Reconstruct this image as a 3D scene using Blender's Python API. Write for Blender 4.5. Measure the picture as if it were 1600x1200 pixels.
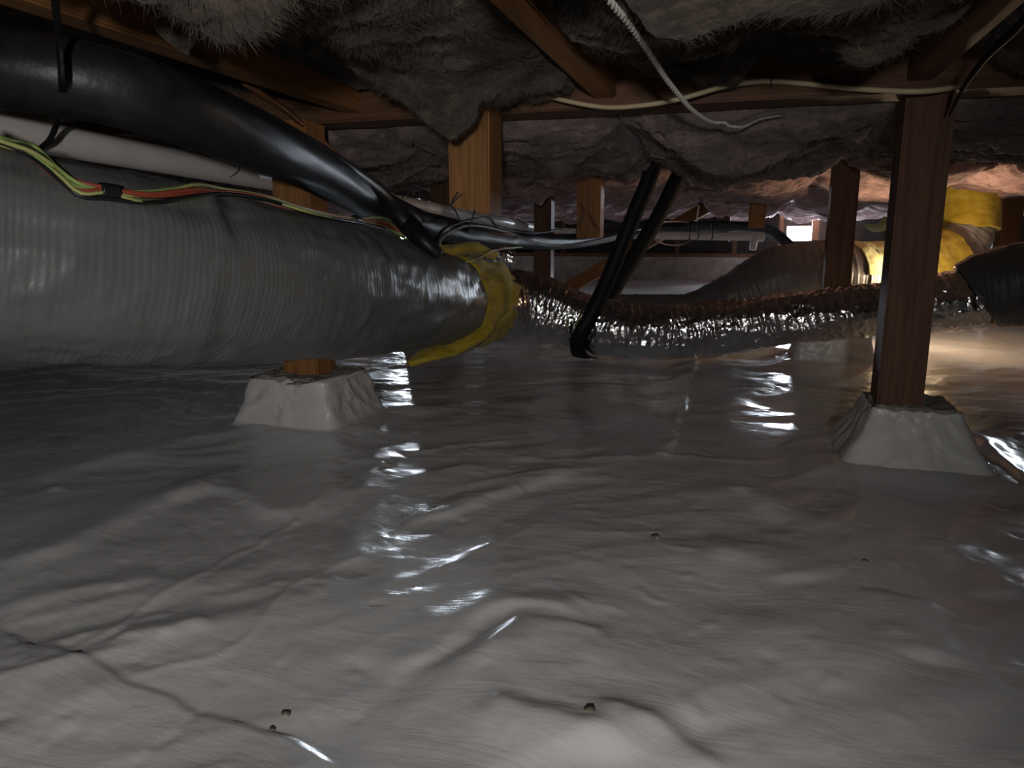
import bpy, bmesh, math, random
import numpy as np
from mathutils import Vector, Matrix
from mathutils.bvhtree import BVHTree

for _o in list(bpy.data.objects):
    bpy.data.objects.remove(_o)
SC = bpy.context.scene
COL = SC.collection
random.seed(7)
R = np.random.RandomState(11)

# ------------------------------------------------------------------ camera
F = 1150.0                       # focal length in pixels of the 1600 x 1200 frame
CAM_H = 0.46
PITCH = math.radians(11.07)
YAW = math.radians(17.3)         # joists run along +y, the camera looks a little left of them
cam_d = bpy.data.cameras.new('camera')
cam_d.sensor_width = 36.0
cam_d.lens = F / 1600.0 * 36.0
cam_d.clip_start = 0.02
cam_d.clip_end = 200
cam = bpy.data.objects.new('camera', cam_d)
COL.objects.link(cam)
cam.location = (0, 0, CAM_H)
cam.rotation_euler = (math.pi / 2 - PITCH, 0, YAW)
SC.camera = cam
CAMP = Vector((0, 0, CAM_H))
HEAD = Vector((-math.sin(YAW), math.cos(YAW), 0))
RIGHT = Vector((math.cos(YAW), math.sin(YAW), 0))
FWD = HEAD * math.cos(PITCH) + Vector((0, 0, -math.sin(PITCH)))
UP = HEAD * math.sin(PITCH) + Vector((0, 0, math.cos(PITCH)))

def ray(px, py):
    return FWD + RIGHT * ((px - 800) / F) + UP * ((600 - py) / F)
def P(px, py, z):                # point seen at a pixel, at camera depth z
    return CAMP + ray(px, py) * z
def H(px, py, h):                # point seen at a pixel, at height h above the floor
    d = ray(px, py)
    return CAMP + d * ((h - CAM_H) / d.z)
def PY(px, py, y):               # point seen at a pixel, on the plane y = const
    d = ray(px, py)
    return CAMP + d * (y / d.y)

# ------------------------------------------------------------------ world, lights, exposure
w = bpy.data.worlds.new('daylight')
SC.world = w
w.use_nodes = True
bg = w.node_tree.nodes['Background']
bg.inputs['Color'].default_value = (0.78, 0.88, 1.0, 1)
bg.inputs['Strength'].default_value = 330.0
SC.view_settings.view_transform = 'Standard'
SC.view_settings.look = 'None'
SC.view_settings.gamma = 1
SC.view_settings.use_curve_mapping = False
SC.view_settings.exposure = 0.55

def look_at(o, tgt):
    o.rotation_euler = (Vector(tgt) - o.location).to_track_quat('-Z', 'Y').to_euler()
def spot(name, loc, tgt, power, ang, blend, rad, col):
    l = bpy.data.lights.new(name, 'SPOT')
    l.energy = power; l.spot_size = math.radians(ang); l.spot_blend = blend
    l.shadow_soft_size = rad; l.color = col
    o = bpy.data.objects.new(name, l); COL.objects.link(o)
    o.location = loc; look_at(o, tgt)
    return o
# headlamp of the person taking the picture, held just above the phone
spot('headlamp_light', CAMP + RIGHT * -0.05 + Vector((0, 0, 0.06)) + HEAD * -0.5, P(620, 600, 2.0),
     29.0, 88, 1.0, 0.03, (1.0, 0.975, 0.945))
# warm work light standing on the liner behind the nearest post
wl = bpy.data.lights.new('work_light', 'POINT')
wl.energy = 6.5; wl.shadow_soft_size = 0.04; wl.color = (1.0, 0.72, 0.45)
wlo = bpy.data.objects.new('work_light', wl); COL.objects.link(wlo)
wlo.location = P(1436, 428, 3.2)
PORTALS = []
def portal(loc, sx, sy, rot):
    l = bpy.data.lights.new('vent_daylight', 'AREA')
    l.shape = 'RECTANGLE'; l.size = sx; l.size_y = sy
    l.cycles.is_portal = True
    o = bpy.data.objects.new('vent_daylight', l); COL.objects.link(o)
    o.location = loc; o.rotation_euler = rot

# ------------------------------------------------------------------ noise
_perm = R.permutation(256)
_perm = np.concatenate([_perm, _perm, _perm])
_g = R.normal(size=(256, 3)); _g /= np.linalg.norm(_g, axis=1)[:, None]
def pn(x, y, z=0.0):
    x = np.asarray(x, float); y = np.asarray(y, float); z = np.asarray(z, float) + 0 * x
    xi = np.floor(x).astype(int); yi = np.floor(y).astype(int); zi = np.floor(z).astype(int)
    xf = x - xi; yf = y - yi; zf = z - zi
    xi &= 255; yi &= 255; zi &= 255
    u = xf * xf * xf * (xf * (xf * 6 - 15) + 10)
    v = yf * yf * yf * (yf * (yf * 6 - 15) + 10)
    t = zf * zf * zf * (zf * (zf * 6 - 15) + 10)
    def gr(i, j, k):
        h = _perm[_perm[_perm[(xi + i) & 255] + ((yi + j) & 255)] + ((zi + k) & 255)]
        g = _g[h]
        return g[..., 0] * (xf - i) + g[..., 1] * (yf - j) + g[..., 2] * (zf - k)
    def mix(a, b, t): return a + (b - a) * t
    return 1.6 * mix(mix(mix(gr(0,0,0), gr(1,0,0), u), mix(gr(0,1,0), gr(1,1,0), u), v),
                     mix(mix(gr(0,0,1), gr(1,0,1), u), mix(gr(0,1,1), gr(1,1,1), u), v), t)
def fbm(x, y, z=0.0, o=4, g=0.5):
    s = 0; a = 1.0; f = 1.0
    for i in range(o):
        s = s + a * pn(x * f + 17.3 * i, y * f - 9.1 * i, np.asarray(z) * f + 3.7 * i); a *= g; f *= 2.03
    return s
def ridge(x, y, z=0.0, o=3, g=0.5):
    s = 0; a = 1.0; f = 1.0
    for i in range(o):
        n = 1 - np.abs(pn(x * f + 31.7 * i, y * f + 5.3 * i, np.asarray(z) * f))
        s = s + a * n * n; a *= g; f *= 2.1
    return s

# ------------------------------------------------------------------ object helpers
def mesh_np(name, v, f):
    """v (n,3) array, f (m,k) int array with one face size"""
    me = bpy.data.meshes.new(name)
    v = np.ascontiguousarray(v, np.float32); f = np.ascontiguousarray(f, np.int32)
    me.vertices.add(len(v)); me.vertices.foreach_set('co', v.ravel())
    m, k = f.shape
    me.loops.add(m * k); me.loops.foreach_set('vertex_index', f.ravel())
    me.polygons.add(m)
    me.polygons.foreach_set('loop_start', np.arange(0, m * k, k, dtype=np.int32))
    me.polygons.foreach_set('loop_total', np.full(m, k, np.int32))
    me.update(calc_edges=True); me.validate()
    return me
def link(name, me, mat, parent=None, smooth=True):
    o = bpy.data.objects.new(name, me); COL.objects.link(o)
    if mat is not None:
        me.materials.clear(); me.materials.append(mat)
    if smooth and len(me.polygons):
        me.polygons.foreach_set('use_smooth', np.ones(len(me.polygons), bool))
    if parent is not None:
        o.parent = parent
        o.matrix_parent_inverse = Matrix.Translation(-parent.location)
    return o
def tag(o, label, cat, group=None, kind=None):
    o['label'] = label; o['category'] = cat
    if group: o['group'] = group
    if kind: o['kind'] = kind
    return o
def struct(o, label=None, cat=None):
    o['kind'] = 'structure'
    if label: o['label'] = label
    if cat: o['category'] = cat
    return o
def empty(name, loc, label=None, cat=None, group=None, kind=None):
    o = bpy.data.objects.new(name, None); COL.objects.link(o)
    o.location = loc; o.empty_display_size = 0.05
    if label: tag(o, label, cat, group, kind)
    return o
def grid_faces(nu, nv, cu=False):
    """faces of a (nu x nv) vertex grid, index = i*nv + j; cu closes the j direction"""
    i = np.arange(nu - 1)[:, None]
    j = np.arange(nv if cu else nv - 1)[None, :]
    jn = (j + 1) % nv
    a = i * nv + j; b = i * nv + jn; c = (i + 1) * nv + jn; d = (i + 1) * nv + j
    return np.stack([a, b, c, d], -1).reshape(-1, 4)
def spline(pts, n):
    """centripetal-ish Catmull-Rom through pts (k,d), n samples even in arc length"""
    p = np.array([list(q) for q in pts], float)
    p = np.vstack([2 * p[0] - p[1], p, 2 * p[-1] - p[-2]])
    out = []
    for i in range(1, len(p) - 2):
        t = np.linspace(0, 1, 40, endpoint=False)[:, None]
        a, b, c, d = p[i - 1], p[i], p[i + 1], p[i + 2]
        out.append(0.5 * ((2 * b) + (c - a) * t + (2 * a - 5 * b + 4 * c - d) * t ** 2 + (3 * b - a - 3 * c + d) * t ** 3))
    out.append(p[-2][None]); out = np.vstack(out)
    L = np.concatenate([[0], np.cumsum(np.linalg.norm(np.diff(out[:, :3], axis=0), axis=1))])
    s = np.linspace(0, L[-1], n)
    return np.stack([np.interp(s, L, out[:, k]) for k in range(out.shape[1])], 1), s
def frames(c):
    t = np.gradient(c, axis=0); t /= np.linalg.norm(t, axis=1)[:, None]
    up = np.array([0, 0, 1.0])
    if abs(t[0, 2]) > 0.9: up = np.array([1.0, 0, 0])
    n = np.zeros_like(c); v = up - t[0] * (up @ t[0]); n[0] = v / np.linalg.norm(v)
    for i in range(1, len(c)):
        v = n[i - 1] - t[i] * (n[i - 1] @ t[i]); n[i] = v / np.linalg.norm(v)
    return t, n, np.cross(t, n)
def sweep(pts, rad, nl, nr, disp=None, cap=True, a0=0.0, a1=2 * math.pi, flat=1.0):
    """tube along pts; rad scalar or list per point; disp(s, ang, r) -> radial offset; open arc if a1-a0 < 2pi"""
    k = len(pts)
    rr = [rad] * k if np.isscalar(rad) else list(rad)
    q = [list(p) + [r] for p, r in zip(pts, rr)]
    c4, s = spline(q, nl)
    c = c4[:, :3]; r = c4[:, 3]
    t, n, b = frames(c)
    closed = (a1 - a0) > 6.28
    ang = np.linspace(a0, a1, nr, endpoint=not closed)
    rad2 = r[:, None] + 0 * ang[None]
    if disp is not None:
        rad2 = rad2 + disp(s[:, None] + 0 * ang[None], ang[None] + 0 * s[:, None], rad2)
    v = c[:, None] + rad2[..., None] * (np.cos(ang)[None, :, None] * n[:, None] * flat + np.sin(ang)[None, :, None] * b[:, None])
    f = grid_faces(nl, nr, closed)
    v = v.reshape(-1, 3)
    if cap and closed:
        m = len(v)
        v = np.vstack([v, c[0], c[-1]])
        j = np.arange(nr); jn = (j + 1) % nr
        e = np.full(nr, m); e2 = np.full(nr, m + 1); o = (nl - 1) * nr
        f = np.vstack([f, np.stack([jn, j, e, e], 1), np.stack([o + j, o + jn, e2, e2], 1)])
    return v, f
def quads_to_mesh(name, v, f):
    # some faces may be degenerate quads (cap triangles)
    me = bpy.data.meshes.new(name)
    if np.any(f[:, 2] == f[:, 3]):
        tri = f[:, 2] == f[:, 3]
        fs = [list(map(int, q)) for q in f[~tri]] + [list(map(int, q[:3])) for q in f[tri]]
        me.from_pydata([tuple(p) for p in v], [], fs); me.update()
        return me
    bpy.data.meshes.remove(me)
    return mesh_np(name, v, f)
def tube(name, pts, rad, mat, parent=None, nl=60, nr=10, **kw):
    v, f = sweep(pts, rad, nl, nr, **kw)
    return link(name, quads_to_mesh(name, v, f), mat, parent)
def box_bm(sx, sy, sz, bev=0.004, seg=2, cuts=0):
    bm = bmesh.new()
    bmesh.ops.create_cube(bm, size=1)
    for v in bm.verts:
        v.co = Vector((v.co.x * sx, v.co.y * sy, v.co.z * sz))
    if bev:
        bmesh.ops.bevel(bm, geom=bm.edges[:], offset=bev, segments=seg, affect='EDGES')
    return bm
def box(name, c, size, mat, parent=None, bev=0.004, rot=None, smooth=False):
    bm = box_bm(*size, bev)
    M = Matrix.Translation(Vector(c)) @ (rot.to_4x4() if rot is not None else Matrix())
    # put the object's origin at the box's centre so its wood grain is its own
    me = bpy.data.meshes.new(name); bm.to_mesh(me); bm.free()
    o = link(name, me, mat, parent, smooth)
    o.matrix_basis = M
    return o
def bar(name, a, b, wdt, thk, mat, parent=None, bev=0.003, up=(0, 0, 1)):
    """a board from point a to point b"""
    a = Vector(a); b = Vector(b); d = b - a; L = d.length
    z = d.normalized(); x = Vector(up).cross(z)
    if x.length < 1e-4: x = Vector((1, 0, 0)).cross(z)
    x.normalize(); y = z.cross(x)
    rot = Matrix((x, y, z)).transposed()
    return box(name, (a + b) / 2, (wdt, thk, L), mat, parent, bev, rot)
def strip(name, pts, width, thick, mat, parent=None, n=40, side=None, twist=None):
    """flat webbing along pts; side = width direction"""
    c, s = spline(pts, n)
    t = np.gradient(c, axis=0); t /= np.linalg.norm(t, axis=1)[:, None]
    sd = np.tile(np.array(side, float), (n, 1)) if np.ndim(side) == 1 else np.array(side)
    sd = sd - t * np.sum(sd * t, axis=1)[:, None]; sd /= np.linalg.norm(sd, axis=1)[:, None]
    nn = np.cross(t, sd)
    w2, t2 = width / 2, thick / 2
    v = np.stack([c + sd * w2 + nn * t2, c - sd * w2 + nn * t2, c - sd * w2 - nn * t2, c + sd * w2 - nn * t2], 1).reshape(-1, 3)
    f = grid_faces(n, 4, True)
    o = (n - 1) * 4
    f = np.vstack([f, [[3, 2, 1, 0]], [[o, o + 1, o + 2, o + 3]]])
    return link(name, mesh_np(name, v, f), mat, parent, False)

# ------------------------------------------------------------------ materials
def mat_new(name):
    m = bpy.data.materials.new(name); m.use_nodes = True
    nt = m.node_tree
    return m, nt, nt.nodes['Principled BSDF']
def N(nt, t, **kw):
    n = nt.nodes.new(t)
    for k, v in kw.items():
        if k in n.inputs: n.inputs[k].default_value = v
        else: setattr(n, k, v)
    return n
def ramp(nt, fac, stops):
    r = N(nt, 'ShaderNodeValToRGB')
    e = r.color_ramp.elements
    e[0].position, e[0].color = stops[0][0], (*stops[0][1], 1)
    e[1].position, e[1].color = stops[-1][0], (*stops[-1][1], 1)
    for p, c in stops[1:-1]:
        q = e.new(p); q.color = (*c, 1)
    nt.links.new(fac, r.inputs['Fac'])
    return r.outputs['Color']
def coords(nt, scale=(1, 1, 1), obj=True):
    tc = N(nt, 'ShaderNodeTexCoord'); mp = N(nt, 'ShaderNodeMapping')
    mp.inputs['Scale'].default_value = scale
    nt.links.new(tc.outputs['Object' if obj else 'Generated'], mp.inputs['Vector'])
    return mp.outputs['Vector']
def noise(nt, vec, scale, detail=4, rough=0.55, dist=0.0):
    n = N(nt, 'ShaderNodeTexNoise')
    n.inputs['Scale'].default_value = scale; n.inputs['Detail'].default_value = detail
    n.inputs['Roughness'].default_value = rough; n.inputs['Distortion'].default_value = dist
    nt.links.new(vec, n.inputs['Vector'])
    return n.outputs['Fac']
def bump(nt, bsdf, h, strength, dist, chain=None):
    b = N(nt, 'ShaderNodeBump'); b.inputs['Strength'].default_value = strength; b.inputs['Distance'].default_value = dist
    nt.links.new(h, b.inputs['Height'])
    if chain is not None: nt.links.new(chain, b.inputs['Normal'])
    nt.links.new(b.outputs['Normal'], bsdf.inputs['Normal'])
    return b.outputs['Normal']

def plain(name, col, rough=0.5, metal=0.0, spec=0.5, var=0.15, vs=30, bmp=0.0, bs=200):
    m, nt, b = mat_new(name)
    v = coords(nt)
    n = noise(nt, v, vs, 4)
    lo = tuple(c * (1 - var) for c in col); hi = tuple(min(1, c * (1 + var)) for c in col)
    nt.links.new(ramp(nt, n, [(0.3, lo), (0.7, hi)]), b.inputs['Base Color'])
    b.inputs['Roughness'].default_value = rough; b.inputs['Metallic'].default_value = metal
    b.inputs['Specular IOR Level'].default_value = spec
    if bmp: bump(nt, b, noise(nt, v, bs, 3), bmp, 0.002)
    return m
def wood(name, dark, light, grain=(26, 26, 1.6), rough=0.65):
    m, nt, b = mat_new(name)
    oi = N(nt, 'ShaderNodeObjectInfo')
    tc = N(nt, 'ShaderNodeTexCoord'); mp = N(nt, 'ShaderNodeMapping'); mp.inputs['Scale'].default_value = grain
    add = N(nt, 'ShaderNodeVectorMath', operation='ADD')
    nt.links.new(tc.outputs['Object'], add.inputs[0])
    comb = N(nt, 'ShaderNodeCombineXYZ')
    ml = N(nt, 'ShaderNodeMath', operation='MULTIPLY'); ml.inputs[1].default_value = 40
    nt.links.new(oi.outputs['Random'], ml.inputs[0])
    nt.links.new(ml.outputs[0], comb.inputs[0]); nt.links.new(ml.outputs[0], comb.inputs[2])
    nt.links.new(comb.outputs[0], add.inputs[1]); nt.links.new(add.outputs[0], mp.inputs['Vector'])
    v = mp.outputs['Vector']
    g1 = noise(nt, v, 1.6, 6, 0.65, 1.2)
    g2 = noise(nt, v, 7.0, 3, 0.6, 0.3)
    mx = N(nt, 'ShaderNodeMath', operation='MULTIPLY_ADD'); mx.inputs[1].default_value = 0.35
    nt.links.new(g2, mx.inputs[0]); nt.links.new(g1, mx.inputs[2])
    mid = tuple((a + c) / 2 for a, c in zip(dark, light))
    nt.links.new(ramp(nt, mx.outputs[0], [(0.45, dark), (0.66, mid), (0.88, light)]), b.inputs['Base Color'])
    b.inputs['Roughness'].default_value = rough; b.inputs['Specular IOR Level'].default_value = 0.3
    bump(nt, b, mx.outputs[0], 0.35, 0.0012)
    return m

M = {}
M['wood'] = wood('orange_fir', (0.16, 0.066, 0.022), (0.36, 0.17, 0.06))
M['wood_dark'] = wood('dark_fir', (0.060, 0.026, 0.015), (0.15, 0.07, 0.038))  # darker tone for the right, middle and back posts
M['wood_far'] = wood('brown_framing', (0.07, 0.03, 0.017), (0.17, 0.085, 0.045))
M['subfloor'] = wood('subfloor_boards', (0.05, 0.028, 0.018), (0.12, 0.07, 0.04))
M['concrete'] = plain('grey_concrete', (0.30, 0.285, 0.26), 0.9, var=0.3, vs=9, bmp=0.6, bs=60)
M['pier'] = plain('dusty_pier_concrete', (0.30, 0.27, 0.23), 0.95, var=0.4, vs=40, bmp=0.8, bs=120)
M['sheath'] = plain('black_sheathing', (0.028, 0.024, 0.022), 0.85, var=0.3, vs=8)
M['black_foam'] = plain('black_foam', (0.014, 0.015, 0.017), 0.42, spec=0.4, var=0.4, vs=25, bmp=0.3, bs=90)
M['black_web'] = plain('black_webbing', (0.006, 0.006, 0.007), 0.6, spec=0.25, var=0.2, vs=200)
M['black_wire'] = plain('black_wire', (0.012, 0.013, 0.015), 0.4, var=0.2)
M['blue_wire'] = plain('grey_blue_wire', (0.10, 0.115, 0.14), 0.4, var=0.2)
M['pvc'] = plain('white_pvc', (0.74, 0.68, 0.63), 0.35, var=0.06, vs=14)
M['copper'] = plain('brown_copper', (0.30, 0.13, 0.06), 0.4, metal=0.6, var=0.2)
M['green'] = plain('green_wire', (0.30, 0.42, 0.12), 0.45, var=0.15)
M['lime'] = plain('yellow_green_wire', (0.46, 0.48, 0.17), 0.45, var=0.15)
M['red'] = plain('red_wire', (0.36, 0.075, 0.045), 0.45, var=0.15)
M['cream'] = plain('cream_cable', (0.62, 0.50, 0.32), 0.5, var=0.08)
M['cord'] = plain('white_cord', (0.60, 0.56, 0.50), 0.8, var=0.15, vs=200)
M['grime'] = plain('dark_marks', (0.05, 0.035, 0.03), 0.9)
M['dirt'] = plain('dirt', (0.10, 0.08, 0.06), 0.95, var=0.5, vs=120)
M['vent'] = plain('vent_frame', (0.20, 0.19, 0.18), 0.6)

def liner_mat():
    m, nt, b = mat_new('white_vapour_liner')
    v = coords(nt)
    n = noise(nt, v, 2.2, 5, 0.6, 0.6)
    nt.links.new(ramp(nt, n, [(0.3, (0.54, 0.525, 0.52)), (0.7, (0.64, 0.63, 0.625))]), b.inputs['Base Color'])
    b.inputs['Roughness'].default_value = 0.22
    b.inputs['Specular IOR Level'].default_value = 0.5
    v2 = coords(nt, (1, 1, 1))
    n1 = noise(nt, v2, 38, 4, 0.55, 0.8)
    n2 = noise(nt, coords(nt, (0.5, 1.6, 1)), 9, 4, 0.6, 1.5)
    c = bump(nt, b, n2, 0.22, 0.008)
    bump(nt, b, n1, 0.28, 0.002, c)
    return m
M['liner'] = liner_mat()
def wrap_mat():
    m, nt, b = mat_new('white_pier_wrap')
    v = coords(nt)
    nt.links.new(ramp(nt, noise(nt, v, 7, 4), [(0.3, (0.52, 0.505, 0.49)), (0.7, (0.62, 0.605, 0.59))]), b.inputs['Base Color'])
    b.inputs['Roughness'].default_value = 0.3
    bump(nt, b, noise(nt, v, 30, 4, 0.6, 1.2), 0.4, 0.006)
    return m
M['wrap'] = wrap_mat()
def jacket_mat(name, col):
    m, nt, b = mat_new(name)
    v = coords(nt)
    n = noise(nt, v, 6, 5, 0.6, 0.5)
    nt.links.new(ramp(nt, n, [(0.25, tuple(c * 0.84 for c in col)), (0.75, tuple(c * 1.1 for c in col))]), b.inputs['Base Color'])
    b.inputs['Roughness'].default_value = 0.42; b.inputs['Specular IOR Level'].default_value = 0.45
    bump(nt, b, noise(nt, v, 70, 3, 0.6, 0.6), 0.25, 0.003)
    return m
M['jacket'] = jacket_mat('grey_duct_jacket', (0.150, 0.150, 0.147))
M['jacket_dark'] = jacket_mat('dark_grey_duct_jacket', (0.105, 0.108, 0.112))
M['jacket_pale'] = jacket_mat('pale_grey_jacket', (0.33, 0.32, 0.31))
def foil_mat():
    m, nt, b = mat_new('crinkled_foil')
    v = coords(nt)
    n = noise(nt, v, 18, 4, 0.6, 0.8)
    nt.links.new(ramp(nt, n, [(0.3, (0.62, 0.62, 0.63)), (0.7, (0.82, 0.82, 0.83))]), b.inputs['Base Color'])
    b.inputs['Metallic'].default_value = 1.0
    b.inputs['Roughness'].default_value = 0.2
    vo = N(nt, 'ShaderNodeTexVoronoi'); vo.inputs['Scale'].default_value = 55
    nt.links.new(v, vo.inputs['Vector'])
    c = bump(nt, b, vo.outputs['Distance'], 0.45, 0.006)
    bump(nt, b, noise(nt, v, 150, 3), 0.3, 0.002, c)
    return m
M['foil'] = foil_mat()
def fibre_mat(name, stops, bs=1.0, trans=0.0):
    m, nt, b = mat_new(name)
    v = coords(nt, (1, 1, 2.2))
    n = noise(nt, v, 6, 6, 0.7, 1.5)
    n2 = noise(nt, coords(nt, (1.0, 0.35, 2.5)), 55, 4, 0.7, 1.0)
    mx = N(nt, 'ShaderNodeMath', operation='MULTIPLY_ADD'); mx.inputs[1].default_value = 0.5
    nt.links.new(n2, mx.inputs[0]); nt.links.new(n, mx.inputs[2])
    nt.links.new(ramp(nt, mx.outputs[0], stops), b.inputs['Base Color'])
    b.inputs['Roughness'].default_value = 1.0; b.inputs['Specular IOR Level'].default_value = 0.05
    b.inputs['Sheen Weight'].default_value = 0.15
    c = bump(nt, b, n, 0.25 * bs, 0.015)
    bump(nt, b, n2, 0.5 * bs, 0.004, c)
    return m
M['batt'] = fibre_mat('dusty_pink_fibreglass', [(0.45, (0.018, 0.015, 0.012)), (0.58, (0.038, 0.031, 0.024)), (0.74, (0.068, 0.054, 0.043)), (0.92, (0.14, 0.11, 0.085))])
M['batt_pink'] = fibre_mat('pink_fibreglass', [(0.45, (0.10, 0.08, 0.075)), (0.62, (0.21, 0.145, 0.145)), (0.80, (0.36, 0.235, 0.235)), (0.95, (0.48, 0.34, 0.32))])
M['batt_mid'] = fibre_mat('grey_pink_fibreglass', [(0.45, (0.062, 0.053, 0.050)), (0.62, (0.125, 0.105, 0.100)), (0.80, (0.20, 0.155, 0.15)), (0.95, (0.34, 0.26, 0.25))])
M['yellow'] = fibre_mat('yellow_fibreglass', [(0.45, (0.26, 0.18, 0.018)), (0.7, (0.42, 0.31, 0.03)), (0.95, (0.55, 0.43, 0.08))], 0.5)
M['yellow_pale'] = fibre_mat('pale_green_fibreglass', [(0.45, (0.34, 0.36, 0.14)), (0.95, (0.6, 0.62, 0.34))], 0.6)

# ================================================================== STRUCTURE
X0, X1, Y0, Y1 = -5.0, 7.0, -2.6, 8.6
CEIL = 0.94

# ---- posts and piers positions (from where they stand on the liner)
pier_pts = {}
PIER_H = 0.12
right_post = H(1403, 637, PIER_H); right_post.y += 0.03
left_post = H(478, 588, PIER_H); left_post.y += 0.02
mid_post = Vector((0, 0, 0)); q = PY(1304, 470, right_post.y + 1.37); mid_post = Vector((q.x, q.y, 0))
q = PY(697, 520, right_post.y + 1.37); back_post = Vector((q.x, q.y, 0))
BEAM_Y = [right_post.y + 1.37 * k for k in range(0, 5)]
BEAM_Y = [BEAM_Y[0] - 1.37 * 2, BEAM_Y[0] - 1.37] + BEAM_Y
PIERS = [(right_post.x + 0.025, right_post.y, 0.145, 0.075), (left_post.x, left_post.y, 0.15, 0.1),
         (mid_post.x - 0.0, mid_post.y, 0.15, 0.12), (back_post.x, back_post.y, 0.15, 0.1)]

# ---- liner on the ground
def axis(lo, hi, d0, d1, step, g):
    a = list(np.arange(d0, d1, step))
    s = step; x = d0; l = []
    while x > lo:
        s *= g; x -= s; l.append(max(x, lo))
    a = l[::-1] + a
    s = step; x = a[-1]
    while x < hi:
        s *= g; x += s; a.append(min(x, hi))
    return np.array(a)
gx = axis(X0, X1, -1.7, 1.5, 0.0055, 1.035)
gy = axis(Y0, Y1, 0.25, 2.7, 0.0055, 1.03)
GX, GY = np.meshgrid(gx, gy, indexing='ij')

def seg_dist(px, py, a, b):
    ax, ay = a; bx, by = b
    dx, dy = bx - ax, by - ay
    L = dx * dx + dy * dy + 1e-12
    t = np.clip(((px - ax) * dx + (py - ay) * dy) / L, 0, 1)
    ex, ey = px - ax - t * dx, py - ay - t * dy
    sg = np.sign(dx * ey - dy * ex)
    return np.sqrt(ex * ex + ey * ey), sg, t
def poly_dist(pts, fade=True):
    p, _ = spline([(x, y, 0) for x, y in pts], 24)
    best = np.full(GX.shape, 9.0); sgn = np.zeros(GX.shape); u = np.zeros(GX.shape)
    lo = p.min(0) - 0.3; hi = p.max(0) + 0.3
    ii = np.where((gx > lo[0]) & (gx < hi[0]))[0]; jj = np.where((gy > lo[1]) & (gy < hi[1]))[0]
    if not len(ii) or not len(jj): return best, sgn, u
    sl = (slice(ii[0], ii[-1] + 1), slice(jj[0], jj[-1] + 1))
    bx, by = GX[sl], GY[sl]
    wx = bx + 0.012 * pn(bx * 14, by * 14, 4.4); wy = by + 0.012 * pn(bx * 14, by * 14, 8.8)
    B = best[sl]; S = sgn[sl]; U = u[sl]
    for k in range(len(p) - 1):
        d, s, t = seg_dist(wx, wy, p[k, :2], p[k + 1, :2])
        mm = d < B
        B[mm] = d[mm]; S[mm] = s[mm]; U[mm] = ((k + t) / (len(p) - 1))[mm]
    return best, sgn, u
def fl(px, py):
    q = H(px, py, 0.0); return (q.x, q.y)
Z = np.zeros(GX.shape)
# broad swells of the soil, then the slack folds of the sheet
Z += 0.020 * fbm(GX * 0.9, GY * 0.9, 1.3, 3)
wx = GX + 0.10 * pn(GX * 2.1, GY * 2.1, 2.2); wy = GY + 0.10 * pn(GX * 2.1, GY * 2.1, 7.7)
ca, sa = math.cos(0.75), math.sin(0.75)
U_ = wx * ca + wy * sa; V_ = -wx * sa + wy * ca
Z += 0.007 * fbm(U_ * 1.6, V_ * 4.2, 0.5, 3)
msk = np.clip(0.5 + 0.9 * pn(GX * 1.3, GY * 1.3, 12.0), 0, 1)
Z += 0.0058 * msk * (ridge(U_ * 2.2, V_ * 6.0, 3.1, 2) - 0.9)
Z += 0.0015 * fbm(wx * 11, wy * 11, 9.0, 3)
Z += 0.0026 * np.maximum(0, pn(GX * 24, GY * 24, 2.0) - 0.42) * 2 - 0.002 * np.maximum(0, pn(GX * 31, GY * 31, 6.0) - 0.45) * 2
# far part: shallower, longer ripples that lie across the view
far = np.clip((GY - 1.6) / 1.0, 0, 1)
Z += far * 0.010 * fbm(GX * 1.7, GY * 3.4, 6.0, 3)
def fold(pts, h, wd, asym=0.0, ends=0.18):
    global Z
    d, s, u = poly_dist([fl(*p) for p in pts])
    e = np.clip(np.minimum(u, 1 - u) / ends, 0, 1); e = e * e * (3 - 2 * e)
    ww = wd * (1 + asym * s)
    Z += 0.55 * h * e * np.exp(-(d / (1.25 * ww)) ** 2) * (d < 8)
def crease(pts, h, wd):
    fold(pts, h, wd, 0.0, 0.04)
def overlap(pts, h, wd, reach=0.14):
    """edge of an overlapping sheet: a small step that fades away on one side"""
    global Z
    d, s, u = poly_dist([fl(*p) for p in pts])
    e = np.clip(np.minimum(u, 1 - u) / 0.05, 0, 1)
    Z += h * e * np.where(s > 0, np.exp(-(d / reach) ** 2), np.exp(-(d / wd) ** 2)) * (d < 8)
fold([(590, 1060), (680, 1000), (735, 965), (800, 948), (880, 962), (930, 985)], 0.016, 0.026, 0.35)
fold([(740, 1098), (850, 1128), (960, 1168), (1060, 1199)], 0.013, 0.022, -0.3)
fold([(925, 1112), (1000, 1138), (1080, 1172), (1150, 1199)], 0.014, 0.018, -0.4)
fold([(810, 985), (880, 985), (950, 1000)], 0.006, 0.012, -0.3)
fold([(-40, 905), (130, 835), (290, 765), (385, 718)], 0.016, 0.035, 0.3)
fold([(225, 800), (310, 765), (370, 762), (430, 795), (520, 772), (600, 740)], 0.013, 0.03, 0.3)
fold([(170, 992), (250, 985), (340, 962)], 0.008, 0.018, 0.3)
fold([(-20, 950), (150, 915), (260, 890)], 0.008, 0.02, 0.2)
fold([(420, 950), (500, 900), (560, 862), (660, 880)], 0.010, 0.03, 0.2)
fold([(610, 815), (700, 790), (800, 760), (905, 730)], 0.014, 0.025, 0.3)
fold([(1080, 790), (1150, 775), (1230, 810), (1300, 850)], 0.012, 0.035, 0.2)
fold([(1090, 870), (1180, 880), (1250, 925)], 0.012, 0.035, 0.2)
fold([(1380, 760), (1340, 850), (1250, 950), (1240, 1080)], 0.018, 0.06, 0.2)
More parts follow.
